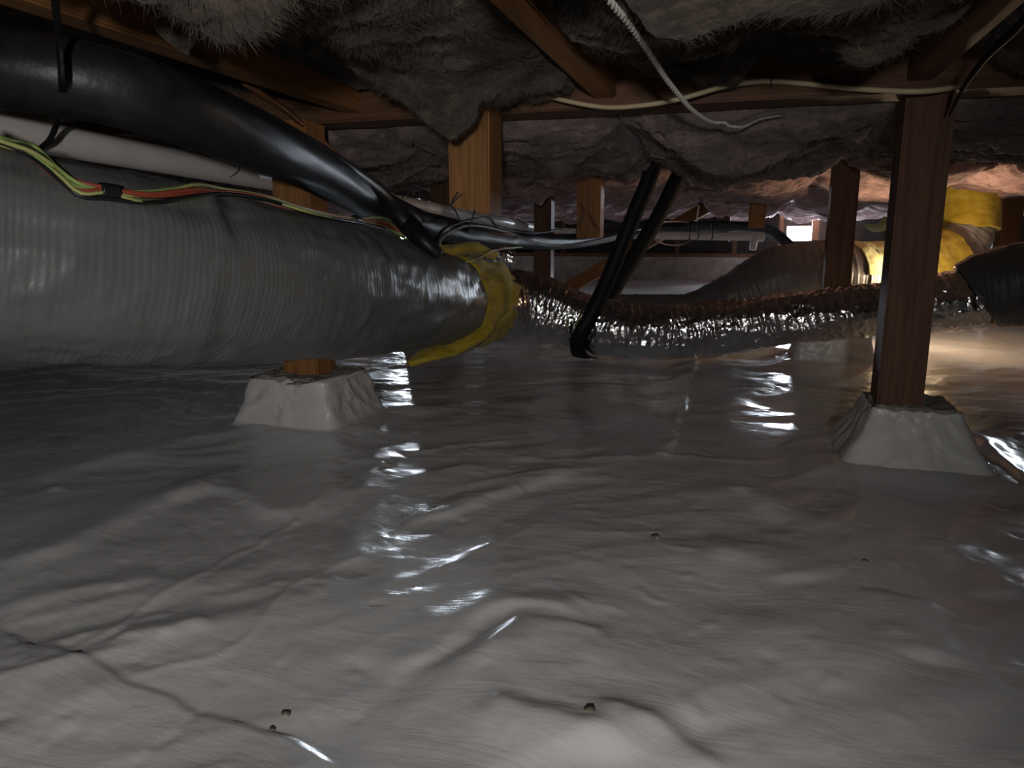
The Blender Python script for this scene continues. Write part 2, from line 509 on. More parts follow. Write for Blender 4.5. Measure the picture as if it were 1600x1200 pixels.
fold([(1460, 850), (1530, 900), (1590, 950)], 0.012, 0.03, 0.2)
fold([(1370, 930), (1420, 990), (1450, 1050)], 0.012, 0.03, 0.2)
fold([(700, 1010), (900, 1100), (1000, 1199)], 0.022, 0.09, 0.0)
fold([(0, 760), (150, 720), (340, 672)], 0.014, 0.05, 0.2)
fold([(800, 640), (900, 610), (1000, 598)], 0.012, 0.05, 0.0)
fold([(1100, 640), (1160, 620), (1260, 600)], 0.012, 0.05, 0.0)
crease([(100, 1022), (300, 900), (480, 790), (620, 705)], 0.0035, 0.005)
crease([(195, 1050), (360, 1000), (480, 900), (580, 858)], 0.0028, 0.004)
crease([(620, 704), (720, 692), (800, 688)], 0.006, 0.012)
crease([(800, 713), (920, 718), (1050, 714), (1190, 726)], 0.005, 0.014)
overlap([(540, 1199), (430, 1146), (320, 1108), (200, 1062), (110, 1027), (0, 985), (-60, 962)], 0.0034, 0.004)
overlap([(1045, 716), (1056, 670), (1070, 620), (1088, 562)], 0.010, 0.006, 0.06)
# the sheet is drawn up towards the wrapped piers
for (cx, cy, rb, rt) in PIERS:
    d = np.maximum(np.abs(GX - cx), np.abs(GY - cy)) - rb
    Z = np.where(d < 0, Z * np.clip(1 + d / 0.1, 0.0, 1) , Z)
    Z += 0.018 * np.exp(-(np.maximum(d, 0) / 0.07) ** 2)
# ridge of slack film running from the right pier
fold([(1462, 668), (1530, 700), (1600, 752), (1660, 790)], 0.022, 0.022, 0.4)
fold([(1335, 690), (1290, 700), (1220, 690)], 0.012, 0.03, 0.2)
Z = np.clip(Z, -0.05, 0.09)
Zf = Z
zm = mesh_np('floor', np.stack([GX, GY, Z], -1).reshape(-1, 3), grid_faces(len(gx), len(gy))[:, ::-1])
floor = struct(link('floor', zm, M['liner']), 'wrinkled glossy white plastic liner covering the crawl space ground', 'floor')
def zfloor(x, y):
    i = min(max(np.searchsorted(gx, x), 0), len(gx) - 1); j = min(max(np.searchsorted(gy, y), 0), len(gy) - 1)
    return float(Z[i, j])

# ---- side walls, ceiling
struct(box('wall_left', (X0 - 0.1, (Y0 + Y1) / 2, 0.45), (0.2, Y1 - Y0 + 0.4, 1.2), M['concrete'], bev=0), 'dark concrete foundation wall closing the crawl space at left', 'wall')
struct(box('wall_right', (X1 + 0.1, (Y0 + Y1) / 2, 0.45), (0.2, Y1 - Y0 + 0.4, 1.2), M['concrete'], bev=0), 'dark concrete foundation wall closing the crawl space at right', 'wall')
struct(box('wall_back', ((X0 + X1) / 2, Y0 - 0.1, 0.45), (X1 - X0, 0.2, 1.2), M['concrete'], bev=0), 'concrete foundation wall behind the viewer', 'wall')
struct(box('ceiling', ((X0 + X1) / 2, (Y0 + Y1) / 2, CEIL + 0.0325), (X1 - X0 + 0.4, Y1 - Y0 + 0.5, 0.025), M['subfloor'], bev=0), 'dark timber subfloor above the joists', 'ceiling')

# ---- far wall: concrete stem, sill, studs, black sheathing, open vents
wall = struct(empty('wall_front', ((X0 + X1) / 2, Y1, 0)), 'far foundation wall of grey concrete with timber studs and vents', 'wall')
STEM = 0.27
box('concrete_stem', ((X0 + X1) / 2, Y1 + 0.1, STEM / 2 - 0.1), (X1 - X0, 0.2, STEM + 0.2), M['concrete'], wall, bev=0.005)
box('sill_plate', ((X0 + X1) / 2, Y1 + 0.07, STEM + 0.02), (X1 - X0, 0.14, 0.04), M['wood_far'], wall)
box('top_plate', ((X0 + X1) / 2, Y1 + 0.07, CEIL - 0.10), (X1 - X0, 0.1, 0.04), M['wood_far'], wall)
vent_px = [(420, None), (636, None), (1249, 40), (1311, 34), (1790, 40)]
vents = []
for px, wpx in vent_px:
    a = PY(px, 366, Y1); hw = 0.17
    if wpx: hw = (PY(px + wpx / 2, 366, Y1).x - PY(px - wpx / 2, 366, Y1).x) / 2
    vents.append((a.x, hw, PY(px, 377, Y1).z, PY(px, 356.5, Y1).z))
zb = min(v[2] for v in vents); zt = max(v[3] for v in vents)
xs = [X0]
for i, (vx, hw, b_, t_) in enumerate(vents):
    xs += [vx - hw, vx + hw]
xs.append(X1)
for k in range(0, len(xs) - 1):
    xa, xb = xs[k], xs[k + 1]
    if xb - xa < 0.01: continue
    if k % 2 == 0:
        box('sheathing', ((xa + xb) / 2, Y1 + 0.16, (STEM + CEIL) / 2), (xb - xa, 0.02, CEIL - STEM), M['sheath'], wall, bev=0)
    else:
        box('sheathing', ((xa + xb) / 2, Y1 + 0.16, (zt + CEIL) / 2), (xb - xa, 0.02, CEIL - zt), M['sheath'], wall, bev=0)
        box('sheathing', ((xa + xb) / 2, Y1 + 0.16, (STEM + zb) / 2), (xb - xa, 0.02, zb - STEM), M['sheath'], wall, bev=0)
stud_px = [140, 250, 360, 470, 700, 790, 880, 985, 1060, 1150, 1222, 1276, 1333, 1400, 1470, 1590, 1700]
for i, px in enumerate(stud_px):
    a = PY(px, 340, Y1)
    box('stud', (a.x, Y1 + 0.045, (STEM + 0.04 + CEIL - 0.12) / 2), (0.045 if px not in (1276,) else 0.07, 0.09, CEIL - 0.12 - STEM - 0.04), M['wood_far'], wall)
for i, (vx, hw, b_, t_) in enumerate(vents):
    o = empty('foundation_vent', (vx, Y1 + 0.16, zb))
    lab = ['bright open foundation vent hidden behind the black pipes at far left', 'bright open foundation vent behind the yellow insulation end',
           'wide glowing foundation vent at far wall left of the dark brown post', 'sliver of glowing vent just right of the dark middle post',
           'bright open foundation vent at the far right edge'][i]
    tag(o, lab, 'vent', 'foundation vents in the far wall')
    t = 0.012
    box('frame_side', (vx - hw + t / 2, Y1 + 0.16, (zb + zt) / 2), (t, 0.05, zt - zb), M['vent'], o, 0.001)
    box('frame_side', (vx + hw - t / 2, Y1 + 0.16, (zb + zt) / 2), (t, 0.05, zt - zb), M['vent'], o, 0.001)
    box('frame_rail', (vx, Y1 + 0.16, zb + t / 2), (2 * hw - 2 * t, 0.05, t), M['vent'], o, 0.001)
    box('frame_rail', (vx, Y1 + 0.16, zt - t / 2), (2 * hw - 2 * t, 0.05, t), M['vent'], o, 0.001)
    portal((vx, Y1 + 0.19, (zb + zt) / 2), 2 * hw, zt - zb, (math.radians(-90), 0, 0))

# ================================================================== TIMBER FRAME
BB = 0.735        # underside of the beams
JB = 0.755        # underside of the joists
JT = CEIL + 0.02
# the nearest visible joist meets the beam at the middle of the frame
j0 = H(820, 1, JB).x
j0 = (H(790, 1, JB).x + H(848, 1, JB).x) / 2 - 0.0
# its line is parallel to y, so take its x where it meets the beam
j0 = PY(945, 150, BEAM_Y[2] - 0.05).x
JX = [j0 + 0.6 * k for k in range(-6, 11)]
names = {0: 'orange fir joist running up from the middle beam at top centre',
         -1: 'long fir joist above the black insulated pipe at upper left',
         1: 'brown fir joist above the nearest dark post at upper right'}
for k, x in zip(range(-6, 11), JX):
    if x < X0 + 0.1 or x > X1 - 0.1: continue
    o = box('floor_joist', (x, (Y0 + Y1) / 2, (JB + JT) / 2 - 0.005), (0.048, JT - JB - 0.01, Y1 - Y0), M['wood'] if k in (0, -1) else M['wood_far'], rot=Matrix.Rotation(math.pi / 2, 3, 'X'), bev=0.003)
    o.matrix_basis = Matrix.Translation((x, (Y0 + Y1) / 2, (JB + JT) / 2 - 0.005)) @ Matrix.Rotation(math.pi / 2, 4, 'X')
    tag(o, names.get(k, 'floor joist buried between sagging insulation batts overhead'), 'joist', 'floor joists')
bl = ['beam behind the viewer carrying the floor joists', 'beam just above the viewer carrying the floor joists', 'nearest cross beam with the cream cable hanging along it',
      'second cross beam, behind the short hanging post', 'third cross beam, deeper in the crawl space', 'fourth cross beam, near the far wall', 'last cross beam, close to the far wall']
for k, y in enumerate(BEAM_Y):
    if k < 2: continue
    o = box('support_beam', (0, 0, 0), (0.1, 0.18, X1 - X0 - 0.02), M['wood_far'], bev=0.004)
    o.matrix_basis = Matrix.Translation(((X0 + X1) / 2, y, BB + 0.09)) @ Matrix.Rotation(math.pi / 2, 4, 'Y') @ Matrix.Rotation(math.pi / 2, 4, 'Z')
    tag(o, 'timber ' + bl[k], 'beam', 'cross beams under the joists')

def post(name, x, y, z0, z1, w_, d_, mat, label, rz=0.0, grp='timber support posts'):
    o = box(name, (x, y, (z0 + z1) / 2), (w_, d_, z1 - z0), mat, bev=0.004)
    o.rotation_euler = (0, 0, rz)
    tag(o, label, 'post', grp)
    return o
post('support_post', right_post.x, right_post.y, PIER_H - 0.01, BB + 0.002, 0.086, 0.09, M['wood_dark'], 'dark brown square post on a wrapped pier, nearest at right')
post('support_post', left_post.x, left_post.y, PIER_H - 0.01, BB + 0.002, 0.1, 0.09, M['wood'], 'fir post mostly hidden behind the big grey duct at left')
post('support_post', mid_post.x, mid_post.y, PIER_H - 0.01, BB + 0.002, 0.092, 0.09, M['wood_dark'], 'dark post rising behind the silver foil duct')
post('support_post', back_post.x, back_post.y, PIER_H - 0.01, BB + 0.002, 0.09, 0.09, M['wood_dark'], 'dark post in shadow just behind the short hanging post')
# short hanger nailed to the face of the nearest beam
hy = BEAM_Y[2] - 0.05 - 0.046
a = PY(700, 250, hy - 0.045); b = PY(764, 250, hy - 0.045)
zl = PY(702, 322, hy - 0.045).z; zr = PY(764, 336, hy - 0.045).z; ztop = PY(730, 120, hy - 0.045).z
bm = box_bm(b.x - a.x, 0.09, ztop - zl, 0.004)
for v in bm.verts:
    if v.co.z < 0: v.co.z += (zr - zl) * (v.co.x / (b.x - a.x) + 0.5)
me = bpy.data.meshes.new('hanger_post'); bm.to_mesh(me); bm.free()
hang = link('hanger_post', me, M['wood'], None, False); hang.location = ((a.x + b.x) / 2, hy, (ztop + zl) / 2)
tag(hang, 'short orange fir post hanging from the nearest beam above the white pipe', 'post')
def px_post(px0, px1, y, mat, label, z0=0.0, z1=BB, grp='timber support posts'):
    a = PY(px0, 330, y); b = PY(px1, 330, y)
    return post('support_post', (a.x + b.x) / 2, y + 0.045, z0, z1, b.x - a.x, 0.09, mat, label, 0, grp)
px_post(901, 938, BEAM_Y[3] + 0.06, M['wood'], 'lighter fir post with a bright edge, left of the black straps', PY(920, 372, BEAM_Y[3] + 0.06).z, CEIL - 0.1)
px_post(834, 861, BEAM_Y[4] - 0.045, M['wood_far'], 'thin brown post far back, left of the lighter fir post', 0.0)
px_post(1170, 1197, BEAM_Y[4] - 0.045, M['wood'], 'small orange post above the end of the white pipe', 0.525)
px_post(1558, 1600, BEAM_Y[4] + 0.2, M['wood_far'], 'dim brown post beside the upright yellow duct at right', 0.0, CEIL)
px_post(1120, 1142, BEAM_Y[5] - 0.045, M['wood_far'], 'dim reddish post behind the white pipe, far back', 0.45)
br = bar('diagonal_brace', P(868, 462, 5.0), P(1118, 316, 5.6), 0.09, 0.04, M['wood'], up=(0.2, 1, 0))
tag(br, 'diagonal brown timber brace crossing behind the black straps', 'brace')

# ---- wrapped piers
def pier(x, y, rb, rt, h, label, seed, rz=0.0):
    e = empty('wrapped_pier', (x, y, 0), label, 'pier', 'plastic wrapped concrete piers')
    nr, nh = 160, 34
    ang = np.linspace(0, 2 * math.pi, nr, endpoint=False)
    t = np.linspace(0, 1, nh)
    A, T = np.meshgrid(ang, t, indexing='xy')
    p = 13.0
    sq = 1.0 / (np.abs(np.cos(A)) ** p + np.abs(np.sin(A)) ** p) ** (1 / p)
    rad = rt + (rb - rt) * (1 - T) ** 1.25
    skirt = 0.05 * np.clip((0.12 - T) / 0.12, 0, 1) ** 2
    rad = (rad * sq + skirt)
    cx, cy = np.cos(A + rz), np.sin(A + rz)
    corner = 1 - np.abs(np.cos(2 * A))
    n = 0.005 * (ridge(cx * 1.6 + seed, cy * 1.6 + T * 1.2, seed, 2) - 1) + 0.003 * fbm(cx * 5 + seed, cy * 5, T * 3, 3)
    cr = 0.0045 * np.maximum(0, ridge(cx * 3.4 + T * 1.6, cy * 3.4 - T * 1.1, seed + 4, 2) - 1.22)
    rad = rad + n * (0.35 + T * (1 - T) * 3) - cr
    zz = T * h + 0.006 * T * fbm(cx * 4 + seed, cy * 4, 1.0, 3) - 0.006
    v = np.stack([x + rad * cx, y + rad * cy, zz + 0.012], -1)
    # turn the rim of the film inwards over the pier's edge
    rim = v[-1].copy(); rim[:, 0] = x + (rim[:, 0] - x) * 0.86; rim[:, 1] = y + (rim[:, 1] - y) * 0.86; rim[:, 2] -= 0.008
    v = np.concatenate([v, rim[None]], 0)
    link('plastic_wrap', mesh_np('plastic_wrap', v.reshape(-1, 3), grid_faces(nh + 1, nr, True)), M['wrap'], e)
    # rough concrete block inside
    nrr = 14
    rr = np.linspace(0, 1, nrr)
    AA, RR = np.meshgrid(ang[::2], rr, indexing='xy')
    sq2 = 1.0 / (np.abs(np.cos(AA)) ** p + np.abs(np.sin(AA)) ** p) ** (1 / p)
    r2 = RR * (rt * 0.9) * sq2
    vx = x + r2 * np.cos(AA + rz); vy = y + r2 * np.sin(AA + rz)
    vz = h + 0.004 + 0.006 * fbm(vx * 40, vy * 40, seed, 3) + 0.006
    top = np.stack([vx, vy, vz], -1)
    low = top[-1].copy(); low[:, 2] = 0.0
    top = np.concatenate([top, low[None]], 0)
    link('concrete_block', mesh_np('concrete_block', top.reshape(-1, 3), grid_faces(nrr + 1, len(ang) // 2, True)), M['pier'], e)
    return e
pier(PIERS[0][0], PIERS[0][1], 0.150, 0.083, PIER_H, 'white plastic wrapped pier under the nearest dark post at right', 1.3)
pl_ = pier(PIERS[1][0], PIERS[1][1], 0.150, 0.112, PIER_H, 'white plastic wrapped pier under the big grey duct at left', 4.1)
pier(PIERS[2][0], PIERS[2][1], 0.150, 0.125, 0.125, 'pale wrapped pier under the sagging silver foil duct', 7.7)
pier(PIERS[3][0], PIERS[3][1], 0.150, 0.12, 0.125, 'white wrapped pier half hidden by the yellow insulation', 11.2)
# loose frayed film lip on the left pier
def lip(pts, wd, name, mat, parent, seed):
    c, s = spline(pts, 40)
    k = 8
    tt = np.linspace(-1, 1, k)
    v = np.zeros((40, k, 3))
    for j in range(k):
        v[:, j] = c
        v[:, j, 1] += tt[j] * wd * 0.5
        v[:, j, 2] += 0.008 * fbm(c[:, 0] * 30 + seed, tt[j] * 1.5 + 0 * s, 2.0, 3)
    me = mesh_np(name, v.reshape(-1, 3), grid_faces(40, k))
    o = link(name, me, mat, parent)
    md = o.modifiers.new('thickness', 'SOLIDIFY'); md.thickness = 0.0015
    return o
lip([H(455, 600, 0.125), H(500, 596, 0.13), H(540, 588, 0.135), H(572, 578, 0.14)], 0.06, 'film_flap', M['wrap'], pl_, 3)

# ================================================================== DUCTS
def duct_disp(seed, rib=0.0022, per=0.021, wr=0.006, fold_s=()):
    def d(s, a, r):
        x, y = np.cos(a), np.sin(a)
        ph = s / per * 2 * math.pi + 1.5 * fbm(x * 1.5 + s * 3, y * 1.5, seed, 2) + a
        amp = np.clip(0.55 + 0.8 * fbm(s * 5, x * 1.5 + seed, y * 1.5, 2), 0.05, 1.4)
        o = rib * amp * np.sin(ph) + rib * 2.6 * fbm(s * 44 + 1.2 * np.sin(a), a * 0.9 + seed, 0.0, 3)
        o = o + wr * fbm(s * 3.5 + seed, x * 1.6, y * 1.6, 3)
        o = o + wr * 0.45 * (ridge(s * 9 + a * 0.8, x * 1.2 + seed, y * 1.2, 2) - 1)
        for fs, fh, fw, tw in fold_s:
            o = o + fh * np.exp(-(((s - fs - tw * np.sin(a)) / fw) ** 2)) * np.clip(0.4 + 1.2 * pn(a * 1.3, s * 2, fs * 9), 0, 1)
        return o
    return d
RD = 0.155
gd = [P(-520, 330, 0.95), P(-200, 375, 0.99), P(0, 400, 1.07), P(200, 421, 1.20), P(400, 444, 1.44), P(550, 455, 1.76), P(650, 466, 2.17), P(712, 471, 2.46)]
gde = empty('insulated_flex_duct', (gd[3].x, gd[3].y, 0), 'large grey plastic jacketed flexible duct hanging across the left side', 'duct')
v, f = sweep(gd, [RD, RD, RD, RD, RD, RD, RD * 0.97, RD * 0.9], 900, 150,
             duct_disp(2.0, 0.00045, 0.0095, 0.007, ((1.02, 0.009, 0.022, 0.06), (1.06, -0.007, 0.018, 0.06), (0.66, 0.007, 0.02, -0.06), (0.70, -0.006, 0.02, -0.06))), cap=False)
gme = mesh_np('grey_jacket', v, f)
gduct = link('grey_jacket', gme, M['jacket'], gde)
BV = BVHTree.FromPolygons([tuple(p) for p in v], [tuple(map(int, q)) for q in f])
def on(px, py, z, off=0.006):
    d = ray(px, py)
    L = d.length
    hit = BV.ray_cast(CAMP, d.normalized())
    if hit[0] is not None and abs(hit[3] / L - z) < 0.5:
        return hit[0] + hit[1].normalized() * off if hit[1].dot(d) < 0 else hit[0] - hit[1].normalized() * off
    return P(px, py, z)
# exposed yellow insulation at its end, with a torn tail
yl = [gd[-1] + (gd[-2] - gd[-1]) * 0.25, gd[-1], P(742, 471, 2.60), P(768, 471, 2.74)]
v, f = sweep(yl, [RD * 0.95, RD * 0.99, RD * 1.0, RD * 0.86], 90, 90,
             lambda s, a, r: 0.014 * fbm(np.cos(a) * 3 + 5, np.sin(a) * 3, s * 4 + np.cos(a) * 2, 3) + 0.012 * (ridge(a * 2.2 + s * 9, s * 2, 3.3, 2) - 1), cap=False)
yo = link('yellow_insulation', mesh_np('yellow_insulation', v, f), M['yellow'], gde)
md = yo.modifiers.new('thickness', 'SOLIDIFY'); md.thickness = 0.02; md.offset = -1
tl = [P(745, 508, 2.42), P(725, 526, 2.38), P(700, 541, 2.33), P(668, 556, 2.26), P(638, 568, 2.22)]
v, f = sweep(tl, [0.08, 0.075, 0.062, 0.042, 0.012], 60, 24, lambda s, a, r: 0.012 * fbm(s * 14, np.cos(a) * 2, np.sin(a) * 2, 3), flat=0.45)
link('torn_flap', quads_to_mesh('torn_flap', v, f), M['yellow'], gde)
tl = [P(640, 378, 2.1), P(690, 392, 2.3), P(740, 388, 2.45), P(770, 400, 2.6)]
v, f = sweep(tl, [0.012, 0.03, 0.034, 0.02], 60, 18, lambda s, a, r: 0.012 * fbm(s * 14 + 3, np.cos(a) * 2, np.sin(a) * 2, 3), flat=0.6)
link('torn_flap', quads_to_mesh('torn_flap', v, f), M['yellow'], gde)

# silver foil duct
def foil_disp(seed):
    def d(s, a, r):
        x, y = np.cos(a), np.sin(a)
        o = 0.0012 * np.sin(s / 0.032 * 2 * math.pi + 0.8 * fbm(x * 2, y * 2, s * 4, 2))
        o = o + 0.009 * fbm(s * 7, x * 1.5 + seed, y * 1.5, 2) + 0.0035 * (ridge(s * 30 + a, x * 4, y * 4 + seed, 3) - 1) + 0.0022 * fbm(s * 70, x * 7, y * 7 + seed, 3)
        return o
    return d
fd = [P(745, 478, 2.66), P(800, 478, 2.78), P(850, 484, 2.80), P(905, 502, 2.78), P(970, 514, 2.76), P(1050, 518, 2.76),
      P(1150, 509, 2.70), P(1250, 497, 2.60), P(1350, 486, 2.50), P(1440, 477, 2.44), P(1530, 466, 2.40)]
fr = [0.135, 0.14, 0.128, 0.105, 0.104, 0.104, 0.098, 0.09, 0.088, 0.096, 0.104]
fde = empty('foil_flex_duct', (fd[5].x, fd[5].y, 0), 'crinkled silver foil flexible duct lying across the liner, ending in a grey sleeve', 'duct')
v, f = sweep(fd, fr, 620, 84, foil_disp(1.0), cap=False)
link('foil_sleeve', mesh_np('foil_sleeve', v, f), M['foil'], fde)
gs = [P(1525, 462, 2.40), P(1545, 452, 2.38), P(1600, 444, 2.32), P(1720, 432, 2.25), P(1900, 420, 2.2)]
v, f = sweep(gs, [0.112, 0.125, 0.13, 0.13, 0.13], 240, 72, duct_disp(5.5, 0.0012, 0.013, 0.005), cap=False)
go = link('grey_sleeve', mesh_np('grey_sleeve', v, f), M['jacket_dark'], fde)
go['label'] = 'dark grey jacket sleeve'

# second duct behind, ending in an upright yellow boot
d2 = [P(930, 494, 3.5), P(1020, 495, 3.5), P(1090, 492, 3.48), P(1150, 468, 3.42), P(1215, 440, 3.36), P(1290, 434, 3.36), P(1350, 435, 3.42), P(1400, 428, 3.52)]
r2 = [0.10, 0.105, 0.11, 0.13, 0.155, 0.165, 0.16, 0.155]
d2e = empty('insulated_flex_duct', (d2[4].x, d2[4].y, 0), 'dark grey duct rising behind the foil duct to an upright yellow boot', 'duct')
v, f = sweep(d2, r2, 420, 90, duct_disp(8.0, 0.0012, 0.013, 0.006), cap=False)
link('grey_jacket', mesh_np('grey_jacket', v, f), M['jacket_dark'], d2e)
sl = [P(1312, 434, 3.37), P(1350, 435, 3.42), P(1385, 431, 3.48)]
v, f = sweep(sl, [0.168, 0.166, 0.162], 60, 60, lambda s, a, r: 0.006 * fbm(s * 12, a * 2, 1.0, 3), a0=-1.15, a1=1.45, cap=False)
o = link('torn_flap', mesh_np('torn_flap', v, f), M['yellow_pale'], d2e)
md = o.modifiers.new('thickness', 'SOLIDIFY'); md.thickness = 0.006
v, f = sweep([P(1318, 436, 3.38), P(1352, 437, 3.42), P(1390, 432, 3.5)], [0.166, 0.166, 0.164], 60, 60, lambda s, a, r: 0.0008 * np.sin(s * 350), a0=1.4, a1=5.2, cap=False)
o = link('pale_jacket', mesh_np('pale_jacket', v, f), M['jacket_pale'], d2e)
el = [P(1395, 430, 3.52), P(1440, 420, 3.58), P(1480, 402, 3.62), P(1506, 376, 3.65), P(1516, 345, 3.66), P(1518, 320, 3.66)]
v, f = sweep(el, [0.148, 0.14, 0.128, 0.115, 0.108, 0.105], 120, 70, duct_disp(3.0, 0.0009, 0.03, 0.008), cap=False)
link('pale_elbow', mesh_np('pale_elbow', v, f), M['jacket_pale'], d2e)
v, f = sweep(el[:3] + [P(1486, 398, 3.62)], [0.160, 0.154, 0.146, 0.141], 60, 70, lambda s, a, r: 0.006 * fbm(s * 9, np.cos(a) * 2, np.sin(a) * 2, 3), cap=False)
link('yellow_sleeve', mesh_np('yellow_sleeve', v, f), M['yellow'], d2e)
bt = [P(1517, 362, 3.66), P(1517, 335, 3.66), P(1517, 300, 3.66), P(1515, 262, 3.66), P(1514, 210, 3.66)]
v, f = sweep(bt, [0.128, 0.13, 0.13, 0.125, 0.125], 80, 70, lambda s, a, r: 0.005 * fbm(np.cos(a) * 3, np.sin(a) * 3, s * 6, 3), cap=False)
o = link('yellow_boot', mesh_np('yellow_boot', v, f), M['yellow'], d2e)
md = o.modifiers.new('thickness', 'SOLIDIFY'); md.thickness = 0.02

# another foil duct in the dark behind the pipes
f3 = [P(560, 288, 3.9), P(600, 300, 3.9), P(650, 312, 3.9), P(690, 330, 3.9), P(740, 372, 3.8), P(770, 395, 3.7), P(790, 402, 3.7), P(805, 402, 3.7)]
v, f = sweep(f3, [0.06, 0.06, 0.06, 0.06, 0.06, 0.058, 0.055, 0.05], 260, 50, foil_disp(4.0), cap=True)
o = link('foil_flex_duct', quads_to_mesh('foil_flex_duct', v, f), M['foil'])
tag(o, 'small silver foil duct in the shadow behind the white pipe', 'duct')

# ================================================================== PIPES AND WIRES
# white drain pipe
pp = [P(-260, 136, 0.95), P(0, 203, 1.17), P(300, 259.5, 1.62), P(640, 321, 2.9), P(790, 349, 4.2), P(850, 359, 4.9)]
a_, b_ = P(0, 203, 1.17), P(850, 359, 5.0)
dirn = (b_ - a_)
pe = empty('drain_pipe', (b_.x, b_.y, 0), 'long white plastic drain pipe running from upper left into the distance', 'pipe')
tube('pipe_run', [a_ - dirn * 0.12, a_, a_ + dirn * 0.25, a_ + dirn * 0.5, a_ + dirn * 0.75, b_ - dirn * 0.02], 0.0275, M['pvc'], pe, 120, 24)
c_ = P(1190, 370, 5.05)
tube('pipe_run', [b_ - dirn * 0.04, b_, P(870, 362, 5.0), P(960, 366, 4.95), P(1080, 368.5, 5.0), c_], 0.0275, M['pvc'], pe, 80, 20)
tube('coupling', [P(1178, 370, 5.04), P(1184, 370, 5.05), P(1191, 370, 5.06)], 0.034, M['pvc'], pe, 8, 20)
tube('elbow_drop', [P(1182, 368, 5.03), P(1178, 378, 5.03), P(1176, 390, 5.03)], 0.024, M['pvc'], pe, 20, 16)
# scribbled mark on the pipe
sq_ = [(366, 262), (369, 256), (374, 257), (373, 266), (368, 272), (358, 277), (364, 274), (371, 268), (375, 260)]
tt_ = 0.0
def pipe_pt(px, py, off=0.002):
    # nearest approach of the pixel ray to the pipe axis, then back to its skin
    d = ray(px, py).normalized(); u = dirn.normalized()
    w0 = CAMP - a_; b2 = d.dot(u); dd = d.dot(w0); e2 = u.dot(w0); den = 1 - b2 * b2
    s = (b2 * e2 - dd) / den
    near = CAMP + d * s; ax = a_ + u * ((e2 - b2 * dd) / den)
    gap = (near - ax).length
    back = math.sqrt(max(0.0, 0.0275 ** 2 - min(gap, 0.027) ** 2)) + off
    return near - d * (back / math.sqrt(den))
tube('pen_mark', [pipe_pt(*q_) for q_ in sq_], 0.0009, M['grime'], pe, 60, 5)

# black insulated refrigerant line and its companions
bp = [P(-260, 70, 0.95), P(0, 106, 0.98), P(150, 132, 1.02), P(270, 166, 1.10), P(400, 222, 1.32), P(500, 270, 1.62), P(590, 322, 2.05), P(690, 357, 2.7),
      P(800, 373, 3.5), P(900, 376, 4.3), P(1000, 360, 4.95), P(1100, 354, 5.25), P(1185, 356, 5.5), P(1215, 368, 5.6), P(1240, 392, 5.6), P(1260, 430, 5.6)]
br_ = [0.052, 0.052, 0.052, 0.052, 0.051, 0.049, 0.046, 0.044, 0.044, 0.042, 0.04, 0.038, 0.038, 0.04, 0.04, 0.04]
ble = empty('refrigerant_line', (bp[3].x, bp[3].y, 0), 'thick black foam insulated pipe sweeping down from upper left into the distance', 'pipe')
tube('black_insulation', bp, br_, M['black_foam'], ble, 320, 40, disp=lambda s, a, r: 0.004 * fbm(s * 3, np.cos(a), np.sin(a), 3))
bp2 = [P(-200, 10, 0.95), P(0, 52, 0.97), P(150, 82, 1.0), P(270, 120, 1.07), P(400, 180, 1.28), P(500, 236, 1.58), P(585, 296, 1.9), on(632, 345, 2.0, 0.03), on(655, 385, 2.05, 0.02), on(680, 408, 2.15, 0.02)]
tube('small_black_line', bp2, [0.013, 0.013, 0.013, 0.013, 0.014, 0.016, 0.022, 0.028, 0.026, 0.014], M['black_foam'], ble, 200, 20)
cp = [P(380, 128, 1.5), P(440, 168, 1.6), P(500, 218, 1.85), P(560, 268, 2.2), P(610, 302, 2.6), P(645, 324, 2.7), P(690, 345, 2.85), P(740, 353, 3.0), P(800, 362, 3.3)]
tube('copper_line', cp, 0.0065, M['copper'], ble, 120, 10)
tube('copper_line', [p + Vector((0.0, 0.0, -0.016)) for p in cp[2:]], 0.0045, M['copper'], ble, 100, 10)
# hanger strap round the black and white pipes
he = tag(strip('hanger_strap', [P(84, -30, 0.80), P(88, 20, 0.86), P(93, 70, 0.915), P(97, 130, 0.935), P(98, 165, 1.06), P(90, 190, 1.165), P(78, 218, 1.19), P(60, 234, 1.21)], 0.0085, 0.002, M['black_web'], None, 50, side=tuple(RIGHT)),
         'thin black hanger strap around the pipes at upper left', 'strap')

